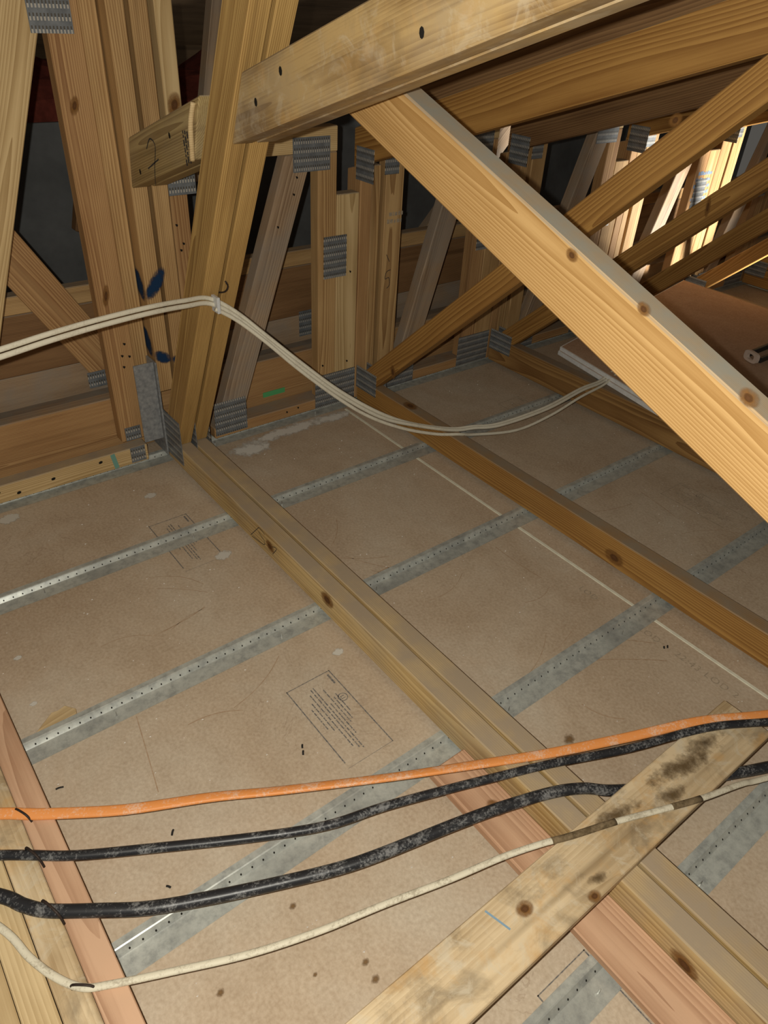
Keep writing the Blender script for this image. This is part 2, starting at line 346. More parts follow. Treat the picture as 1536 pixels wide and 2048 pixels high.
def sweep(name, pts, a, b, mat, parent=None, sub=6, n=10, roll=lambda s: 0.0, flat=2.0, **tags):
    """cable: superellipse section (a across, b up) carried along a smooth path"""
    P = catmull(pts, sub); V = []; F = []
    for i, p in enumerate(P):
        d = (P[min(i + 1, len(P) - 1)] - P[max(i - 1, 0)]).normalized()
        up = Vector((0, 0, 1)); up = (up - d * up.dot(d)).normalized(); sd = d.cross(up)
        r = roll(i / (len(P) - 1)); u2 = up * math.cos(r) + sd * math.sin(r); s2 = sd * math.cos(r) - up * math.sin(r)
        for k in range(n):
            t = 2 * math.pi * k / n; c, s = math.cos(t), math.sin(t)
            V.append(p + s2 * a * math.copysign(abs(c) ** (2 / flat), c) + u2 * b * math.copysign(abs(s) ** (2 / flat), s))
    for i in range(len(P) - 1):
        for k in range(n):
            F.append((i * n + k, i * n + (k + 1) % n, (i + 1) * n + (k + 1) % n, (i + 1) * n + k))
    F.append(tuple(range(n))[::-1]); F.append(tuple((len(P) - 1) * n + k for k in range(n)))
    o0 = P[len(P) // 2].copy()
    me = bpy.data.meshes.new(name); me.from_pydata([(v - o0)[:] for v in V], [], F)
    for p in me.polygons: p.use_smooth = True
    return tag(put(name, me, mat, parent, Matrix.Translation(o0)), **tags)
def knot(c, nrm, along, a, b, parent):
    k = disc('knot', c, nrm, along, a * 1.5, b * 1.5, KNOT, parent, n=18)
    disc('knot_heart', c, nrm, along, a * 0.70, b * 0.70, KNOTC, k, n=12, lift=0.0011)
    return k
def hole(c, nrm, parent, r=0.0035, along=None): return disc('nail_hole', c, nrm, along or (0.3, 0.5, 0.8), r * 1.4, r, HOLE, parent, n=8, lift=0.0007)

# ------------------------------------------------------------------ the setting
YG = 1.70                     # front of the girder truss
floor = empty('floor', kind='structure')
seams = [-1.2190, 0.0, 1.2180, 2.4370, 3.6560, 4.8750]
for i in range(5):
    box('drywall_panel', (seams[i] + 0.0018, seams[i + 1] - 0.0018), (-1.25, 2.68), (-0.0127, 0), PAPER, floor, grain=(0, 1, 0), bev=0.001)
for i, x in enumerate(seams[1:5]):
    wd = 0.0056
    prism('joint_bead', [(x - wd, -1.25, -0.006), (x + wd, -1.25, -0.006), (x + wd * 0.6, -1.25, 0.0016), (x - wd * 0.6, -1.25, 0.0016)], (0, 2.92, 0), (0, 1, 0), COMPOUND, floor, bev=0)
LINES = ((0.016, 0.062, 0.115), (0.024, 0.05, 0.125), (0.032, 0.032, 0.17), (0.040, 0.022, 0.178), (0.046, 0.02, 0.183), (0.053, 0.07, 0.15), (0.060, 0.035, 0.125), (0.067, 0.06, 0.12), (0.074, 0.055, 0.105))
def stamp(x0, y1, parent, ink, full=True):
    # boxed print on the paper: border, a column of small lines, a ring mark in one corner
    x1 = x0 + 0.098; y0 = y1 - 0.203; z = 0.0
    V = []; F = []
    def q(xa, xb, ya, yb):
        k = len(V); V.extend([(xa, ya, 0), (xb, ya, 0), (xb, yb, 0), (xa, yb, 0)]); F.append((k, k + 1, k + 2, k + 3))
    q(x0, x1, y1 - 0.0016, y1); q(x1 - 0.0022, x1, y0, y1); q(x0, x0 + 0.0022, y0 + 0.012, y1); q(x0, x1, y0, y0 + 0.0007)
    rnd = random.Random(3)
    lines = () if not full else LINES
    for off, ya, yb in lines:
        y = ya
        while y < yb:
            l = rnd.uniform(0.004, 0.014); q(x0 + off, x0 + off + 0.0023, y1 - min(y + l, yb), y1 - y); y += l + rnd.uniform(0.0012, 0.0028)
    if not full:
        me = bpy.data.meshes.new('printed_stamp'); me.from_pydata(V, [], F)
        return put('printed_stamp', me, ink, parent, Matrix.Translation((0, 0, 0.0007)))
    q(x1 - 0.011, x1 - 0.007, y1 - 0.034, y1 - 0.008)
    n = 20; cx, cy = x0 + 0.082, y1 - 0.070
    for i in range(n):
        t0, t1 = 2 * math.pi * i / n, 2 * math.pi * (i + 1) / n; k = len(V)
        for r, t in ((0.0082, t0), (0.0098, t0), (0.0098, t1), (0.0082, t1)): V.append((cx + r * math.cos(t), cy + r * math.sin(t), 0))
        F.append((k, k + 1, k + 2, k + 3))
    for t in ((-0.0035, -0.0022), (0.0020, 0.0033)): q(cx - 0.004, cx + 0.004, cy + t[0], cy + t[1])
    q(cx - 0.004, cx - 0.0028, cy - 0.0035, cy + 0.0033)
    me = bpy.data.meshes.new('printed_stamp'); me.from_pydata(V, [], F)
    return put('printed_stamp', me, ink, parent, Matrix.Translation((0, 0, 0.0007)))
for xs, ink in ((0.460, INK), (1.663, FAINT)):
    for y1 in (1.431, 0.801, 0.165): stamp(xs, y1, floor, ink, y1 > 0.5)
def lettering(txt, loc, size, mat, parent, rot):
    cu = bpy.data.curves.new('printed_text', 'FONT'); cu.body = txt; cu.size = size; cu.space_character = 1.15
    t = bpy.data.objects.new('tmp', cu); me = bpy.data.meshes.new_from_object(t); bpy.data.objects.remove(t)
    me.name = 'printed_text'; me.materials.clear()
    return put('printed_text', me, mat, parent, Matrix.Translation(loc) @ rot.to_4x4())
RZ = Matrix.Rotation(-math.pi / 2, 3, 'Z')
lettering('22:43 LOD 2', (1.163, 0.425, 0.0007), 0.0235, FAINT, floor, RZ)
lettering('LOD', (1.163, 0.515, 0.0007), 0.0235, FAINT, floor, RZ)
lettering('LOD', (1.160, 0.675, 0.0007), 0.0220, FAINT, floor, RZ)
for k, (x, y, a, b) in enumerate(((1.00, 1.650, 0.26, 0.040), (0.845, 1.615, 0.095, 0.055), (1.15, 1.645, 0.10, 0.035))): disc('plaster_powder', (x, y, 0), (0, 0, 1), (1, 0.05, 0), a, b, POWDER, floor, n=28, lift=0.0009 + 0.0005 * k)
for (x, y, r) in ((0.198, 1.645, 0.026), (0.518, 1.553, 0.016), (0.556, 1.232, 0.020), (0.085, 1.175, 0.008), (0.075, 1.045, 0.007), (0.60, 0.83, 0.012)): disc('plaster_spatter', (x, y, 0), (0, 0, 1), (1, 0.3, 0), r * 1.3, r, SPLAT, floor, n=16, lift=0.0009)
for (x, y, r) in ((0.819, 0.414, 0.013), (0.26, 0.46, 0.008), (0.30, 0.337, 0.008), (0.298, 0.312, 0.009), (0.124, 0.422, 0.008), (0.236, 0.365, 0.005), (0.30, 0.26, 0.008)): disc('brown_stain', (x, y, 0), (0, 0, 1), (1, 0.6, 0), r * (1.25 if r > 0.01 else 1.0), r * (1.0 if r > 0.01 else 0.8), STAIN, floor, n=14, lift=0.0009)

SCUFF = plain('boot_scuff', (0.37, 0.250, 0.155), 0.9, spec=0.05, var=0.5, vscale=90, c2=(0.47, 0.355, 0.245))
rs = random.Random(21)
for k in range(26):      # thin scuffs left on the paper
    cx, cy = [(0.92, 1.10), (0.98, 0.70), (1.02, 0.42), (0.30, 1.15), (0.33, 0.95), (1.60, 0.70)][k % 6]
    cx += rs.uniform(-0.14, 0.14); cy += rs.uniform(-0.15, 0.15); a = rs.uniform(0, 6.3); l = rs.uniform(0.06, 0.17); bend = rs.uniform(-0.5, 0.5)
    P = [(cx + math.cos(a + bend * t) * l * t, cy + math.sin(a + bend * t) * l * t, 0) for t in (-0.5, -0.25, 0, 0.25, 0.5)]
    if min(p[0] for p in P) < 0.05 or any(0.54 < p[0] < 0.73 or 1.205 < p[0] < 1.33 for p in P): continue
    ribbon('boot_scuff', catmull(P, 3), (0, 0, 1), rs.uniform(0.0010, 0.0026), SCUFF, floor, lift=0.0004)
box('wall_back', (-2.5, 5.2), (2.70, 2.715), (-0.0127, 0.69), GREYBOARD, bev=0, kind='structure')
box('wall_far', (-2.5, 5.2), (4.30, 4.34), (-0.0127, 1.2), DECK, bev=0, kind='structure')
prism('ceiling', [(-2.5, -1.6, 2.75), (5.2, -1.6, 2.75), (5.2, 4.34, 0.78), (-2.5, 4.34, 0.78)], (0, 0, 0.018), (1, 0, 0), DECK, bev=0, kind='structure')

# ------------------------------------------------------------------ furring channels under the trusses
def channel(y0, label, xr=(-0.9, 3.69)):
    prof = [(0.0, 0.0018), (0.0295, 0.0018), (0.0325, 0.0026), (0.0385, 0.0092), (0.0400, 0.0116), (0.0420, 0.0126), (0.0520, 0.0128)]
    t = 0.0007; x0, x1 = xr
    V = []; F = []
    for x in (x0, x1):
        for (y, z) in prof: V.append((x - (x0 + x1) / 2, y, z))
        for (y, z) in prof: V.append((x - (x0 + x1) / 2, y + 0.0002, z - t * 0.7))
    n = len(prof); m2 = 2 * n
    for i in range(n - 1):
        F.append((i, i + 1, m2 + i + 1, m2 + i)); F.append((n + i + 1, n + i, m2 + n + i, m2 + n + i + 1))
    F += [(0, m2, m2 + n, n), (n - 1, 2 * n - 1, m2 + 2 * n - 1, m2 + n - 1)]
    for s in (0, m2): F += [(s + i, s + n + i, s + n + i + 1, s + i + 1) for i in range(n - 1)]
    me = bpy.data.meshes.new('furring_channel'); me.from_pydata(V, [], F)
    for p in me.polygons: p.use_smooth = True
    o = tag(put('furring_channel', me, GALV, None, Matrix.Translation(((x0 + x1) / 2, y0, 0))), label, 'channel', 'metal furring channels across the ceiling boards')
    me.set_sharp_from_angle(angle=math.radians(25))
    # punched holes in the sloping leg
    V = []; F = []
    x = x0 + 0.02; c = 0
    while x < x1:
        k = len(V)
        for j in range(6):
            a = 2 * math.pi * j / 6
            u = 0.0015 * math.cos(a); s = 0.0019 * math.sin(a)
            V.append((x - (x0 + x1) / 2 + u, 0.0355 + s * 0.62 - 0.0004, 0.0054 + s * 0.78 + 0.0006))
        F.append(tuple(range(k, k + 6))); x += 0.019; c += 1
    me = bpy.data.meshes.new('punched_holes'); me.from_pydata(V, [], F)
    h = put('punched_holes', me, HOLE, o, Matrix.Translation(((x0 + x1) / 2, y0, 0))); h['kind'] = 'stuff'
    for x in [k * 0.305 - 0.75 + 0.02 * ((k * 7) % 5) for k in range(16)]:
        if x0 < x < x1: screw(x, y0 + 0.016, o)
    return o
SCREW = None
def screw(x, y, parent):
    global SCREW
    if SCREW is None:
        bm = bmesh.new(); bmesh.ops.create_cone(bm, cap_ends=True, segments=6, radius1=0.0017, radius2=0.0003, depth=0.013)
        SCREW = bpy.data.meshes.new('screw_tip'); bm.to_mesh(SCREW); bm.free()
    put('screw_tip', SCREW, STEEL, parent, Matrix.Translation((x, y, 0.0068)))
for y0, lb in ((1.680, 'metal furring channel tucked under the foot of the girder truss'), (1.314, 'metal furring channel nearest the girder truss, crossing a boxed stamp'), (0.915, 'metal furring channel with a wood chip behind its end'),
               (0.507, 'metal furring channel running under the orange and black cables'), (0.101, 'metal furring channel at the bottom corner of the view by the stained plank')):
    channel(y0, lb)

# ------------------------------------------------------------------ truss J1: doubled
T1 = empty('roof_truss', (0.675, 1.0, 0.013), label='doubled roof truss with two plies in the middle of the view', cat='truss', group='roof trusses hung on the girder truss')
PLY = ((0.634, 0.0385), (0.6795, 0.0385))
def topz(y): return 0.718 + 0.324 * (1.661 - y)          # underside of the sloping chords
for i, (x0, t) in enumerate(PLY):
    bc = inX('bottom_chord', x0, t, [(-1.1, 0.0135), (1.69, 0.0135), (1.69, 0.0785 - 0.002 * i), (-1.1, 0.0785 - 0.002 * i)], W['chord'], T1, (1, 0))
    # steep web leaning towards the viewer
    wb = inX('web', x0, t, [(1.700, 0.0790), (1.617, 0.0790), (0.858, 1.60), (0.944, 1.60)], W['amber'], T1, (-0.452, 0.898))
    # sloping chord: nearer length and the stub beyond the web
    ya, yb = 1.2080, -0.9
    inX('top_chord', x0, t, [(ya, topz(ya)), (ya - 0.046, topz(ya) + 0.108), (yb, topz(yb) + 0.0945), (yb, topz(yb))], W['spot'], T1, (-1, 0.324))
    yc = 1.345
    inX('top_chord', x0, t, [(1.688, topz(1.688) - 0.006), (1.668, topz(1.668) + 0.0945 - 0.003), (yc - 0.030, topz(yc - 0.030) + 0.0945), (yc + 0.012, topz(yc + 0.012))], W['olive'], T1, (-1, 0.324))
    inX('end_post', x0 + 0.003 + 0.003 * i, t, [(1.700, 0.20), (1.764, 0.20), (1.764, 1.62), (1.700, 1.62)], W['tan'], T1, (0, 1))
    if i == 0: BC1, WB1 = bc, wb
plateX(0.634, 1.592, 1.772, 0.030, 0.157, T1)
plateX(0.6795, 1.597, 1.69, 0.040, 0.150, T1)
plateX(0.7180, 1.600, 1.69, 0.040, 0.150, T1, side=1)
box('hanger_bracket', (0.628, 0.6325), (1.685, 1.80), (0.02, 0.29), HANG, T1, bev=0.0005)
box('hanger_flange', (0.575, 0.6275), (1.694, 1.6975), (0.07, 0.29), HANG, T1, bev=0.0005)
knot((0.634, 1.148, 0.048), (-1, 0, 0), (0, 1, 0.2), 0.014, 0.010, BC1)
knot((0.634, 0.918, 0.058), (-1, 0, 0), (0, 1, -0.1), 0.017, 0.013, BC1)
knot((0.634, 0.064, 0.038), (-1, 0, 0), (0, 1, 0.2), 0.017, 0.012, BC1)
for st in ([(1.196, 0.072), (1.238, 0.024)], [(1.199, 0.058), (1.173, 0.046), (1.179, 0.034), (1.233, 0.024)], [(1.196, 0.072), (1.180, 0.071), (1.171, 0.066)], [(1.146, 0.050), (1.119, 0.060), (1.137, 0.033)]):
    ribbon('pen_mark', catmull([(0.634, y, z) for y, z in st]), (-1, 0, 0), 0.0016, PEN, BC1)
# pencilled 2 on the stub chord, screw holes
STUB = [o for o in T1.children if o.name.startswith('top_chord')][1]
ribbon('pen_mark', catmull([(0.634, 1.575, 0.800), (0.634, 1.552, 0.822), (0.634, 1.530, 0.812), (0.634, 1.545, 0.770), (0.634, 1.552, 0.735)]), (-1, 0, 0), 0.0028, PEN, STUB)
ribbon('pen_mark', [(0.634, 1.580, 0.762), (0.634, 1.520, 0.790)], (-1, 0, 0), 0.0028, PEN, STUB)
for (y, z) in ((1.625, 0.748), (1.455, 0.842)): hole((0.634, y, z), (-1, 0, 0), STUB, 0.0042, (0, 0.2, 1))
sweep('splinter', [(0.630, 1.332, 0.912), (0.628, 1.345, 0.880), (0.629, 1.352, 0.845), (0.630, 1.356, 0.815)], 0.005, 0.004, W['bare'], STUB, sub=4, n=8)
def gradestamp(name, origin, ux, uz, nrm, rows, wid, pitch, mat, parent, seed):
    # illegible mill print: rows of short dashes on a face
    rn = random.Random(seed); V = []; F = []; ux, uz, o = Vector(ux), Vector(uz), Vector(origin) + Vector(nrm) * 0.0008
    for r in range(rows):
        a = rn.uniform(0, wid * 0.2)
        while a < wid:
            l = rn.uniform(0.004, 0.012); h = pitch * rn.uniform(0.4, 0.62); k = len(V)
            for (q, p) in ((a, 0), (a + l, 0), (a + l, h), (a, h)): V.append((o + ux * q - uz * (r * pitch) + uz * p)[:])
            F.append((k, k + 1, k + 2, k + 3)); a += l + rn.uniform(0.002, 0.004)
    me = bpy.data.meshes.new(name); me.from_pydata(V, [], F); return put(name, me, mat, parent)
gradestamp('mill_print', (0.634, 1.392, 0.862), (0, -0.1, -1), (0, 1, -0.1), (-1, 0, 0), 3, 0.055, 0.009, PEN, STUB, 4)
ACH = [o for o in T1.children if o.name.startswith('top_chord')][0]
for (y, z) in ((1.045, 0.985), (1.12, 0.937), (0.74, 1.05)): hole((0.634, y, z), (-1, 0, 0), ACH, 0.0045, (0, 0.2, 1))

# ------------------------------------------------------------------ single trusses further right
def gz(y): return 0.209 + 0.9325 * (1.561 - y)             # top edge of the diagonal webs
def truss(x0, bz, label, wm, full=True):
    T = empty('roof_truss', (x0 + 0.019, 1.0, 0.013), label=label, cat='truss', group='roof trusses hung on the girder truss'); t = 0.038
    bc = inX('bottom_chord', x0, t, [(-1.1, 0.0135), (1.69, 0.0135), (1.69, bz), (-1.1, bz)], W[wm], T, (1, 0))
    g = 0.084
    yb = 1.561 - (bz - 0.209 + g) / 0.9325; 
    dg = inX('web', x0, t, [(yb + 0.0, bz + 0.0005), (yb + 0.012, bz + 0.0005), (1.645, gz(1.645)), (0.30, gz(0.30)), (0.30, gz(0.30) - g)], W['honey'], T, (-1, 0.9325))
    tc = inX('top_chord', x0, t, [(1.735, topz(1.735)), (1.735, topz(1.735) + 0.0945), (-0.9, topz(-0.9) + 0.0945), (-0.9, topz(-0.9))], W['honey' if wm != 'russet' else 'dark'], T, (-1, 0.324))
    inX('end_post', x0, t, [(1.700, 0.012), (1.764, 0.012), (1.764, topz(1.764) + 0.001), (1.700, topz(1.70) - 0.001)], W['tan2'], T, (0, 1))
    plateX(x0, 1.592, 1.692, 0.058, 0.130, T); plateX(x0 + t, 1.592, 1.692, 0.058, 0.130, T, side=1)
    plateX(x0, 1.645, 1.722, 0.665, 0.748, T)
    return T, bc, dg, tc
T2, BC2, DG2, TC2 = truss(1.2747, 0.0875, 'single roof truss with an orange bottom chord right of the doubled truss', 'honey')
T3, BC3, DG3, TC3 = truss(1.870, 0.1025, 'roof truss whose bottom chord carries the loose drywall sheets', 'russet')
T4, BC4, DG4, TC4 = truss(2.480, 0.0950, 'roof truss with its foot hidden under the loose drywall sheets', 'honey')
T5, BC5, DG5, TC5 = truss(3.090, 0.0950, 'roof truss along the far edge of the loose drywall sheets', 'honey')
T6, BC6, DG6, TC6 = truss(3.620, 0.0950, 'farthest roof truss at the right edge beside a foil duct', 'honey')
# second ply riding a little higher behind the nearest single truss' top chord
inX('top_chord', 1.3132, 0.038, [(1.66, topz(1.66) + 0.07), (1.66, topz(1.66) + 0.175), (-0.9, topz(-0.9) + 0.175), (-0.9, topz(-0.9) + 0.07)], W['dark'], T2, (-1, 0.324))
knot((1.2747, 0.672, 0.040), (-1, 0, 0), (0, 1, 0.1), 0.020, 0.013, BC2)
knot((1.2747, 0.800, 0.930), (-1, 0, 0), (0, -1, 0.93), 0.010, 0.008, DG2)
knot((1.2747, 1.515, 0.175), (-1, 0, 0), (0, 0.3, 1), 0.016, 0.008, DG2)
knot((1.870, 1.02, 0.68), (-1, 0, 0), (0, 0.1, 1), 0.018, 0.005, DG3)
knot((1.2937, 1.448, 0.0875), (0, 0, 1), (0, 1, 0.0), 0.020, 0.013, BC2)

# ------------------------------------------------------------------ girder truss across the back
GT = empty('girder_truss', (1.5, 1.72, 0.013), label='long girder truss of upright posts and webs across the back', cat='truss')
CL = box('bottom_chord', (-0.9, 0.581), (1.700, 1.738), (0.0135, 0.062), W['pale'], GT)
for (x, z) in ((0.245, 0.030), (0.330, 0.040), (0.452, 0.047), (0.20, 0.045)): hole((x, 1.70, z), (0, -1, 0), CL, 0.004, (1, 0, 0.3))
ribbon('teal_stripe', [(0.485, 1.70, 0.060), (0.492, 1.70, 0.016)], (0, -1, 0), 0.012, plain('teal_ink', (0.16, 0.33, 0.27), 0.8), CL)
# leaning web at the far left, and the one behind it
P1 = inY('web', 1.738, 0.038, [(0.527, 1.030), (0.179, 0.0625), (0.084, 0.0625), (0.466, 1.125), (0.527, 1.125)], W['pale'], GT, (0.36, 1))
P3a = box('post', (0.5286, 0.5965), (1.738, 1.776), (0.0625, 1.62), W['tan2'], GT)
P3b = box('post', (0.5975, 0.6340), (1.741, 1.779), (0.0625, 1.62), W['tan'], GT)
knot((0.556, 1.738, 0.860), (0, -1, 0), (0.3, 0, 1), 0.014, 0.007, P3a)
knot((0.552, 1.738, 0.46), (0, -1, 0), (0.2, 0, 1), 0.020, 0.006, P3a)
for (x, z) in ((0.577, 0.335), (0.567, 0.305), (0.567, 0.275), (0.585, 0.30)): hole((x, 1.738, z), (0, -1, 0), P3a, 0.0035)
plateY(1.738, 0.4975, 0.5800, 0.985, 1.10, GT)
plateY(1.700, 0.533, 0.573, 0.018, 0.0625, GT); plateY(1.738, 0.540, 0.582, 0.064, 0.103, GT)
P2 = inY('web', 1.862, 0.038, [(0.648, 0.183), (0.536, 0.183), (-0.264, 1.60), (-0.153, 1.60)], W['tan2'], GT, (-0.5, 0.86))
plateY(1.862, 0.507, 0.556, 0.178, 0.222, GT)
P6 = box('post', (0.7385, 0.7780), (1.702, 1.740), (0.682, 1.62), W['pale'], GT)
knot((0.760, 1.702, 0.86), (0, -1, 0), (0.2, 0, 1), 0.018, 0.012, P6)
P6b = box('post', (0.742, 0.788), (1.742, 1.780), (0.06, 0.705), W['tan2'], GT)
for (x, z) in ((0.752, 0.60), (0.765, 0.555), (0.757, 0.54)): hole((x, 1.742, z), (0, -1, 0), P6b, 0.0035)
plateY(1.702, 0.724, 0.792, 0.676, 0.760, GT)
# one bay per truss: short chord, leaning web, paired posts
bays = [(0.718, 1.2747), (1.3127, 1.870), (1.908, 2.480), (2.518, 3.090), (3.128, 3.620)]
BAYP = []
for k, (xa, xb) in enumerate(bays):
    ch = box('bottom_chord', (xa + 0.062 if k == 0 else xa + 0.002, xb - 0.002), (1.700, 1.762), (0.0135, 0.047), W['tan2'], GT)
    z0 = 0.0475
    ft = (xa - 0.0845 if k == 0 else xa - 0.038) + 0.232
    sl = 0.365 if k == 0 else (0.30 if k == 1 else 0.345)
    dgw = inY('web', 1.700, 0.038, [(ft, z0), (ft - 0.080, z0), (ft - 0.080 + sl * 0.694, 0.741), (ft + sl * 0.694, 0.741)], W['grey'], GT, (sl, 1))
    tb = box('top_rail', (xa + 0.08, xb - 0.078), (1.700, 1.738), (0.742, 0.802), W['pale'], GT)
    q2 = box('post', (xb - 0.140, xb - 0.0795), (1.700, 1.738), (z0, 0.7415), W['tan2' if k != 0 else 'tan'], GT)
    q3 = box('post', (xb - 0.0785, xb - 0.0035), (1.700, 1.738), (z0, 0.636), W['tan' if k else 'pale'], GT)
    plateY(1.700, xb - 0.215, xb - 0.103, 0.700, 0.780, GT)
    plateY(1.700, xb - 0.122, xb - 0.045, 0.415, 0.530, GT)
    plateY(1.700, xb - 0.152, xb - 0.004, 0.0145, 0.122, GT)
    if k: 
        q4 = box('post', (xa + 0.0008, xa + 0.0325), (1.701, 1.764), (z0, 0.700), W['tan'], GT)
        q6 = box('post', (xa + 0.053, xa + 0.117), (1.703, 1.741), (z0, 0.7415), W['tan'], GT)
        plateY(1.703, xa + 0.045, xa + 0.095, 0.672, 0.725, GT)
        plateY(1.700, ft - 0.115, ft + 0.01, 0.0145, 0.115, GT)
    else: plateY(1.700, 0.783, 0.884, 0.022, 0.124, GT)
    BAYP.append((ch, dgw, q2, q3))
for (x, z) in ((1.150, 0.155), (1.24, 0.150), (1.245, 0.425), (1.06, 0.65), (1.07, 0.69), (1.01, 0.575)):
    hole((x, 1.700, z), (0, -1, 0), BAYP[0][2] if x > 1.1 else BAYP[0][1], 0.0036)
ch0 = BAYP[0][0]
for (x, z) in ((1.02, 0.034), (1.06, 0.038)): hole((x, 1.700, z), (0, -1, 0), ch0, 0.0032)
BLUEINK = plain('blue_mill_ink', (0.16, 0.24, 0.36), 0.8)
gradestamp('mill_print', (2.955, 1.700, 0.545), (1, 0, 0), (0, 0, 1), (0, -1, 0), 6, 0.11, 0.024, BLUEINK, BAYP[3][3], 5)
gradestamp('mill_print', (1.372, 1.703, 0.560), (1, 0, 0), (0, 0, 1), (0, -1, 0), 2, 0.055, 0.020, FAINT, GT, 6)
# pencil on the post right of the second truss
ribbon('pen_mark', [(1.357 + 0.022, 1.703, 0.452), (1.357 + 0.034, 1.703, 0.430)], (0, -1, 0), 0.002, PEN, GT)
ribbon('pen_mark', catmull([(1.398, 1.703, 0.405), (1.382, 1.703, 0.400), (1.378, 1.703, 0.380), (1.392, 1.703, 0.382), (1.396, 1.703, 0.360), (1.386, 1.703, 0.350)]), (0, -1, 0), 0.002, PEN, GT)
# blue spray paint across the doubled end posts
EP = [o for o in T1.children if o.name.startswith('end_post')]
def spray(p0, p1, wd, parent):
    p0, p1 = Vector(p0), Vector(p1); c = (p0 + p1) / 2; d = p1 - p0
    disc('spray_mark', c, (0, -1, 0), d, d.length / 2 + wd * 0.6, wd, BLUE, parent, n=22, lift=0.0012)
spray((0.641, 1.700, 0.450), (0.682, 1.700, 0.512), 0.019, EP[0])
spray((0.641, 1.700, 0.305), (0.672, 1.700, 0.285), 0.017, EP[0])
spray((0.684, 1.700, 0.283), (0.716, 1.700, 0.272), 0.014, EP[1])
for y, z, a in ((1.733, 0.478, 0.045), (1.735, 0.332, 0.045)): disc('spray_mark', (0.637, y, z), (-1, 0, 0), (0, -0.5, -1), a, 0.026, BLUE, EP[0], n=22, lift=0.0012)

# ------------------------------------------------------------------ beams behind the girder truss
B1 = empty('laminated_beam', (1.2, 1.81, 0.013), label='low dusty beam of three planks just behind the girder truss', cat='beam')
for k, (y0, mt) in enumerate(((1.780, 'tan2'), (1.8185, 'brown'), (1.857, 'grey'))):
    box('plank', (-1.0, 4.4), (y0, y0 + 0.038 if k < 2 else 1.861), (0.0135, 0.176 - 0.003 * k), W[mt], B1)
wl = ((0.0135, 0.236, 'grey', 'lowest weathered board of the stacked boards behind the girder truss'), (0.2365, 0.392, 'brown', 'dark brown middle board of the stacked boards behind the girder truss'), (0.3925, 0.438, 'tan', 'narrow light top board of the stacked boards behind the girder truss'))
for z0, z1, mt, lb in wl:
    box('stacked_board', (-1.0, 4.4), (1.902, 1.940), (z0, z1), W[mt], None, label=lb, cat='board', group='stacked boards behind the girder truss')
plateY(1.902, 1.196, 1.262, 0.166, 0.248, GT)
tp = box('masking_tape', (0.985, 1.062), (1.7785, 1.7797), (0.056, 0.072), GREEN, None, bev=0, label='green strip of tape on the low beam', cat='tape')
# leaning timbers far behind
for k, (xa, za, xb, zb, wd, y, mt, lb) in enumerate((
        (1.72, 0.02, 2.55, 0.86, 0.10, 2.20, 'grey', 'grey timber leaning far behind the second truss'),
        (2.02, 0.02, 2.85, 0.86, 0.09, 2.24, 'brown', 'brown timber leaning far behind the third truss'),
        (2.75, 0.02, 3.55, 0.86, 0.10, 2.20, 'grey', 'grey timber leaning far behind the lit posts'),
        (0.72, 0.45, 0.95, 1.35, 0.09, 2.30, 'dark', 'dark timber leaning in the gap above the stub chord'),
        (1.03, 0.60, 1.22, 1.50, 0.10, 2.10, 'grey', 'greyish timber behind the web above the big sloping chord'))):
    d = Vector((xb - xa, 0, zb - za)).normalized(); s = Vector((-d.z, 0, d.x)) * wd / 2
    A, B = Vector((xa, y, za)), Vector((xb, y, zb))
    prism('leaning_timber', [A - s, B - s, B + s, A + s], (0, 0.038, 0), d, W[mt], None, label=lb, cat='timber')
# red insulation behind the grey board
bm = bmesh.new(); bmesh.ops.create_grid(bm, x_segments=18, y_segments=8, size=0.5)
for v in bm.verts:
    v.co.x *= 1.9; v.co.y *= 0.55
    v.co.z = 0.13 * math.cos(v.co.y * 5) * (0.7 + 0.35 * math.sin(v.co.x * 9) + 0.2 * math.sin(v.co.x * 23 + v.co.y * 8))
for v in [v for v in bm.verts]: v.co.z = max(v.co.z, 0.0)
ex = bmesh.ops.extrude_face_region(bm, geom=list(bm.faces))
for v in [g for g in ex['geom'] if isinstance(g, bmesh.types.BMVert)]: v.co.z -= 0.10
bmesh.ops.recalc_face_normals(bm, faces=bm.faces)
me = bpy.data.meshes.new('insulation_batt'); bm.to_mesh(me); bm.free()
tag(put('insulation_batt', me, BATT, None, Matrix.Translation((0.7, 3.05, 0.72))), 'red insulation batt heaped behind the grey board at far left', 'insulation')

# ------------------------------------------------------------------ bright brace rafter in the foreground
d = Vector((0, -0.9375, -0.348)).normalized(); nn = Vector((0, -d.z, d.y)) * -1
nn = Vector((0, -0.348, 0.9375)).normalized()
p0 = Vector((0.797, 1.135, 0.9285)); L = 1.75
F1 = prism('brace_rafter', [p0, p0 + nn * 0.0930, p0 + nn * 0.0930 + d * L, p0 + d * L], (0.044, 0, 0), d, W['gold'], None, bev=0.003, label='bright golden rafter sloping down across the right foreground', cat='rafter')
for y, z, a in ((0.600, 0.819, 0.008), (0.478, 0.786, 0.008), (0.320, 0.7335, 0.010)): knot((0.797, y, z), (-1, 0, 0), d, a, a * 0.75, F1)

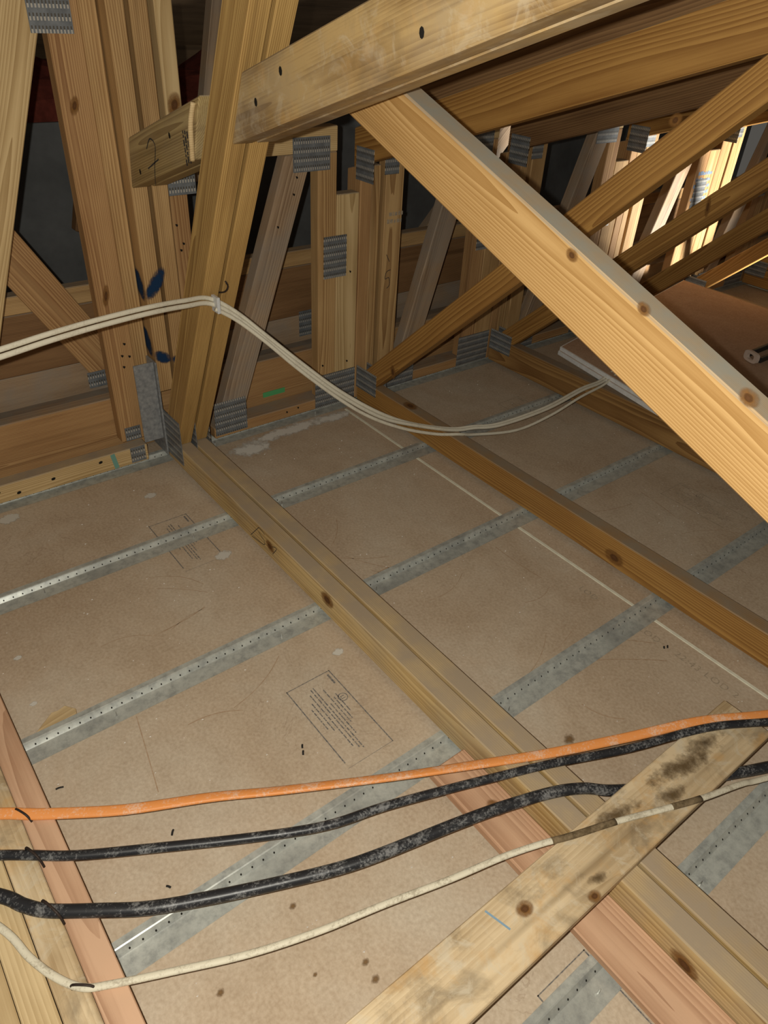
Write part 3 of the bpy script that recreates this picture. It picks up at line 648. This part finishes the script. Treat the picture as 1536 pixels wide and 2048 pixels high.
# ------------------------------------------------------------------ joist of plies at lower left, sister board, stained plank
LJ = empty('joist_plies', (-0.05, 0.5, 0.013), label='joist of pinkish and stained planks side by side at lower left', cat='joist')
for k, (x0, x1, mt) in enumerate(((-0.0085, 0.0300, 'pink'), (-0.0470, -0.0090, 'mould'), (-0.0860, -0.0480, 'bare'), (-0.1250, -0.0870, 'bare'))):
    box('plank', (x0, x1), (-1.1, 1.69), (0.0135, 0.0765 - 0.001 * (k % 2)), W[mt], LJ, bev=0.0015)
SB = box('flat_board', (0.553, 0.6325), (-0.9, 0.498), (0.0135, 0.0305), W['pink'], None, label='pinkish flat board lying along the foot of the doubled truss', cat='board')
knot((0.595, 0.385, 0.0305), (0, 0, 1), (0, 1, 0), 0.012, 0.009, SB)
PLK = box('stained_plank', (-0.7, 1.043), (0.180, 0.269), (0.0785, 0.0945), W['mould'], None, bev=0.0015, label='mould stained plank lying across the doubled truss at lower right', cat='plank')
for (x, y, a, b) in ((0.86, 0.235, 0.13, 0.030), (0.70, 0.245, 0.07, 0.02), (0.93, 0.24, 0.06, 0.022), (0.60, 0.20, 0.03, 0.012), (0.80, 0.215, 0.05, 0.02)): disc('rot_stain', (x, y, 0.0945), (0, 0, 1), (1, -0.1, 0), a, b, MUD, PLK, n=24, lift=0.0008)
knot((0.485, 0.232, 0.0945), (0, 0, 1), (1, 0, 0), 0.010, 0.008, PLK)
knot((0.575, 0.186, 0.0945), (0, 0, 1), (1, 0, 0), 0.008, 0.006, PLK)
ribbon('blue_pencil_line', [(0.44, 0.262, 0.0945), (0.45, 0.225, 0.0945)], (0, 0, 1), 0.003, plain('blue_pencil', (0.22, 0.33, 0.42), 0.8), PLK)

# ------------------------------------------------------------------ loose drywall sheets on the trusses
def sheet(z, dx, lb, jag):
    P = [(1.955 + dx, 1.447), (3.010, 1.655), (2.990, 1.10), (2.78, 0.30), (1.765 + dx, 0.46)]
    o = prism('drywall_sheet', [(x, y, z) for x, y in P], (0, 0, 0.0127), (0, 1, 0), GYPSUM, None, bev=0.0006, label=lb, cat='drywall', group='loose drywall sheets on the trusses')
    prism('paper_face', [(x, y, z + 0.0127) for x, y in [(1.960 + dx, 1.443), (3.008, 1.651), (2.988, 1.10), (2.78, 0.304), (1.772 + dx, 0.463)]], (0, 0, 0.0006), (0, 1, 0), PAPER2, o, bev=0)
    return o
sheet(0.1035, -0.006, 'lower of two loose drywall sheets laid on the trusses', 0)
SH = sheet(0.1175, 0.0, 'upper of two loose drywall sheets, brown paper face up', 1)
# clip and black straps lying on the sheet
CP = empty('strap_clip', (2.42, 1.0, 0.1312), label='pinkish plastic clip with black straps on the loose drywall sheet', cat='clip')
bm = bmesh.new()
ring = []
for s, sc in ((0, 1.0), (1, 0.52)):
    for k in range(16):
        t = 2 * math.pi * k / 16
        c, sn = math.cos(t), math.sin(t)
        ring.append(bm.verts.new((0.030 * sc * math.copysign(abs(c) ** 0.6, c), 0, 0.018 * sc * math.copysign(abs(sn) ** 0.6, sn) + 0.020)))
for k in range(16): bm.faces.new((ring[k], ring[(k + 1) % 16], ring[16 + (k + 1) % 16], ring[16 + k]))
ex = bmesh.ops.extrude_face_region(bm, geom=list(bm.faces))
for v in [g for g in ex['geom'] if isinstance(g, bmesh.types.BMVert)]: v.co.y += 0.012
bmesh.ops.recalc_face_normals(bm, faces=bm.faces)
me = bpy.data.meshes.new('clip_frame'); bm.to_mesh(me); bm.free()
put('clip_frame', me, PLASTIC, CP, Matrix.Translation((2.425, 1.01, 0.1312)) @ Matrix.Rotation(math.radians(70), 4, 'Z'))
for y in (0.985, 1.035): box('strap', (2.44, 2.95), (y, y + 0.012), (0.1315, 0.1505), BLKPLAS, CP, bev=0.002)

# ------------------------------------------------------------------ cables
# draped white cables tied to the steep web, sagging over the next trusses
base = [(-0.30, 1.00, 0.625), (-0.05, 1.095, 0.616), (0.113, 1.16, 0.607), (0.205, 1.2, 0.601), (0.29, 1.235, 0.595), (0.386, 1.27, 0.589), (0.495, 1.31, 0.581), (0.581, 1.345, 0.567), (0.642, 1.366, 0.552), (0.696, 1.36, 0.517), (0.757, 1.345, 0.46), (0.834, 1.325, 0.383), (0.937, 1.31, 0.287), (1.054, 1.295, 0.202), (1.165, 1.290, 0.140), (1.293, 1.272, 0.0945), (1.365, 1.258, 0.086), (1.454, 1.235, 0.080), (1.632, 1.218, 0.090), (1.792, 1.221, 0.108), (1.890, 1.222, 0.1095), (1.973, 1.213, 0.1385), (2.045, 1.165, 0.1385), (2.016, 1.037, 0.1385), (1.929, 0.862, 0.1385)]
for k, lb in ((0, 'upper white cable of the bundle draped from the steep web'), (1, 'middle white cable of the bundle draped from the steep web')):
    P = []
    for i, (x, y, z) in enumerate(base):
        if i < 14: P.append((x, y - 0.004 * k, z - 0.0100 * k + 0.0015 * math.sin(i * 1.7)))
        else: P.append((x - 0.006 * k * (i > 21), y - 0.0105 * k, z))
    sweep('white_cable', P, 0.0040, 0.0048, WHITE, sub=6, n=10, label=lb, cat='cable', group='white cables draped from the web')
low = [(0.648, 1.352, 0.534), (0.696, 1.350, 0.500), (0.757, 1.335, 0.442), (0.829, 1.318, 0.367), (0.931, 1.30, 0.272), (1.014, 1.285, 0.207), (1.115, 1.270, 0.150), (1.225, 1.255, 0.106), (1.293, 1.235, 0.0940), (1.361, 1.235, 0.072), (1.509, 1.212, 0.052), (1.64, 1.198, 0.070), (1.766, 1.194, 0.099), (1.880, 1.198, 0.1090), (1.957, 1.193, 0.1385), (2.015, 1.150, 0.1385), (1.990, 1.037, 0.1385), (1.905, 0.862, 0.1385)]
sweep('white_cable', low, 0.0038, 0.0045, WHITE, sub=6, n=10, label='white cable that hangs lowest of the draped bundle, past the second truss', cat='cable', group='white cables draped from the web')
TIE = empty('cable_tie', (0.655, 1.36, 0.54), label='clear tie with a bent nail holding the white cables to the web', cat='cable tie')
box('tie_band', (0.650, 0.657), (1.3455, 1.3725), (0.5240, 0.5580), CLEAR, TIE, bev=0.001)
sweep('bent_nail', [(0.672, 1.392, 0.553), (0.676, 1.362, 0.562), (0.680, 1.352, 0.575), (0.674, 1.350, 0.588)], 0.0018, 0.0018, RUST, TIE, sub=3, n=6)

zt = 0.0765
ORG = [(-0.30, 0.93, 0.086), (-0.12, 0.845, 0.084), (-0.031, 0.790, 0.083), (-0.002, 0.769, 0.082), (0.027, 0.749, 0.081), (0.117, 0.693, 0.079), (0.228, 0.638, 0.078), (0.319, 0.586, 0.078), (0.461, 0.508, 0.080), (0.557, 0.458, 0.082), (0.631, 0.420, 0.084), (0.709, 0.382, 0.084), (0.836, 0.326, 0.086), (0.955, 0.268, 0.100), (1.066, 0.204, 0.102), (1.35, 0.05, 0.10)]
sweep('orange_cable', ORG, 0.0085, 0.0036, ORANGE, sub=6, n=12, flat=3.0, roll=lambda s: 0.35 * math.sin(s * 9), label='flat orange cable crossing the lower foreground', cat='cable')
BK1 = [(-0.30, 0.85, 0.088), (-0.12, 0.77, 0.086), (-0.049, 0.724, 0.085), (-0.016, 0.700, 0.085), (0.034, 0.664, 0.083), (0.122, 0.614, 0.080), (0.244, 0.546, 0.078), (0.342, 0.497, 0.078), (0.431, 0.469, 0.080), (0.532, 0.431, 0.083), (0.610, 0.399, 0.0865), (0.693, 0.366, 0.0875), (0.818, 0.309, 0.090), (0.950, 0.252, 0.1035), (1.058, 0.190, 0.1045), (1.35, 0.02, 0.10)]
sweep('black_cable', BK1, 0.0072, 0.0062, BLACK, sub=6, n=12, label='thinner black cable running beside the orange cable', cat='cable')
BK2 = [(-0.30, 0.86, 0.089), (-0.14, 0.745, 0.088), (-0.064, 0.665, 0.087), (-0.042, 0.633, 0.0865), (-0.018, 0.607, 0.0862), (0.034, 0.570, 0.085), (0.088, 0.535, 0.083), (0.158, 0.501, 0.081), (0.244, 0.463, 0.080), (0.322, 0.431, 0.080), (0.386, 0.411, 0.081), (0.491, 0.384, 0.083), (0.571, 0.360, 0.086), (0.652, 0.331, 0.0875), (0.700, 0.306, 0.0872), (0.745, 0.278, 0.076), (0.84, 0.228, 0.066), (0.935, 0.184, 0.068), (1.003, 0.152, 0.068), (1.30, 0.02, 0.07)]
sweep('black_cable', BK2, 0.0092, 0.0082, BLACK, sub=6, n=12, label='thick black cable that dips under the stained plank', cat='cable')
WH = [(-0.24, 0.90, 0.086), (-0.14, 0.745, 0.085), (-0.075, 0.626, 0.0825), (-0.056, 0.567, 0.0825), (-0.038, 0.526, 0.0825), (-0.016, 0.495, 0.0825), (0.012, 0.478, 0.0825), (0.081, 0.446, 0.081), (0.166, 0.408, 0.080), (0.253, 0.378, 0.080), (0.341, 0.354, 0.081), (0.436, 0.325, 0.084), (0.514, 0.303, 0.089), (0.572, 0.280, 0.0975), (0.615, 0.262, 0.0990), (0.687, 0.237, 0.0990), (0.767, 0.205, 0.0990), (0.828, 0.182, 0.0985), (0.917, 0.160, 0.085), (0.976, 0.141, 0.074), (1.25, 0.04, 0.07)]
WC = sweep('white_cable', WH, 0.0050, 0.0034, DIRTY, sub=6, n=10, label='dirty white cable lying over the stained plank', cat='cable')
for a, b in ((13.35, 15.0), (16.2, 17.1)):      # grime caked on where it crosses the plank
    Q = catmull(WH, 6)[int(a * 6):int(b * 6) + 1]
    sweep('grime', Q, 0.0054, 0.0038, plain('dark_grime', (0.10, 0.07, 0.035), 0.9, var=0.5, vscale=120, c2=(0.22, 0.16, 0.09)), WC, sub=1, n=10)
# staples over the cables
def staple(c, ang, wd, h, lb, leg=0.030):
    E = empty('cable_staple', c, label=lb, cat='staple', group='rusty staples on the lower left joist')
    R = Matrix.Translation(c) @ Matrix.Rotation(ang, 4, 'Z')
    P = [R @ Vector(p) for p in ((0, -wd - leg * 0.3, 0.0), (0, -wd, h), (0, wd, h), (0, wd + 0.002, 0.0))]
    sweep('staple_wire', P, 0.0017, 0.0012, RUST, E, sub=4, n=6)
for c, a, wd, h, lb in (((-0.006, 0.772, 0.0765), 0.45, 0.010, 0.011, 'rusty staple over the orange cable'), ((-0.012, 0.696, 0.0765), 0.35, 0.012, 0.018, 'rusty staple over the thinner black cable'),
                     ((-0.016, 0.606, 0.0765), 0.35, 0.014, 0.021, 'rusty staple over the thick black cable'), ((-0.016, 0.495, 0.0765), 0.9, 0.011, 0.012, 'rusty staple over the dirty white cable')):
    staple(c, a, wd, h, lb)

# ------------------------------------------------------------------ small litter
prism('wood_chip', [(0.058, 0.972, 0.001), (0.094, 1.001, 0.001), (0.104, 0.999, 0.001), (0.118, 1.003, 0.001), (0.132, 0.985, 0.001), (0.128, 0.968, 0.001)], (0, 0, 0.006), (1, 0.2, 0), W['bare'], None, bev=0.001, label='splintered wood chip on the drywall behind a metal channel', cat='wood chip')
for k, (x, y, a, l, lb) in enumerate(((0.056, 0.845, 2.9, 0.010, 'dark sliver on the drywall above the orange cable'), (0.170, 0.666, 0.9, 0.008, 'dark dropping between the orange and black cables'), (0.414, 0.670, 1.0, 0.007, 'dark dropping left of the boxed stamp'),
                       (0.420, 0.682, 1.0, 0.006, 'second dark dropping left of the boxed stamp'), (0.129, 0.591, 2.2, 0.006, 'dark dropping between the two black cables'), (1.163, 0.447, 0.6, 0.005, 'black speck beside the printed lettering'), (1.171, 0.444, 0.6, 0.006, 'larger black speck beside the printed lettering'))):
    sweep('dropping', [Vector((x - math.cos(a) * l * 0.6, y - math.sin(a) * l * 0.6, 0.0016)), Vector((x, y + 0.0006, 0.0020)), Vector((x + math.cos(a) * l * 0.6, y + math.sin(a) * l * 0.6, 0.0016))], 0.0017, 0.0014, BITS, sub=3, n=6, label=lb, cat='dropping')
V = []; F = []
rnd = random.Random(11)
for k in range(420):
    x, y = rnd.uniform(-0.05, 1.9), rnd.uniform(0.12, 1.6); s = rnd.uniform(0.0006, 0.0017)
    if 0.54 < x < 0.73 or 1.27 < x < 1.32 or x < 0.035 or any(c - 0.004 < y < c + 0.056 for c in (0.101, 0.507, 0.915, 1.314)): continue
    i = len(V); a = rnd.uniform(0, 6)
    for j in range(3): V.append((x + s * 1.6 * math.cos(a + 2.1 * j), y + s * math.sin(a + 2.1 * j), 0.0012))
    V.append((x, y, 0.0012 + s)); F += [(i, i + 1, i + 3), (i + 1, i + 2, i + 3), (i + 2, i, i + 3)]
me = bpy.data.meshes.new('plaster_flecks'); me.from_pydata(V, [], F)
tag(put('plaster_flecks', me, FLECK), 'scattered white flecks of plaster over the drywall', 'flecks', kind='stuff')
# foil duct glimpsed beyond the farthest trusses
V = []; F = []; n = 20; st = 34
for i in range(st):
    r = 0.062 + (0.006 if i % 2 else 0.0)
    for k in range(n):
        t = 2 * math.pi * k / n; V.append((3.765 + r * math.cos(t), 0.2 + i * 0.042, 0.084 + r * math.sin(t)))
for i in range(st - 1):
    for k in range(n): F.append((i * n + k, i * n + (k + 1) % n, (i + 1) * n + (k + 1) % n, (i + 1) * n + k))
me = bpy.data.meshes.new('foil_duct'); me.from_pydata([(a - 3.765, b - 1.0, c) for a, b, c in V], [], F)
for p in me.polygons: p.use_smooth = True
tag(put('foil_duct', me, FOIL, None, Matrix.Translation((3.765, 1.0, 0.0))), 'silver foil duct beyond the farthest truss', 'duct')
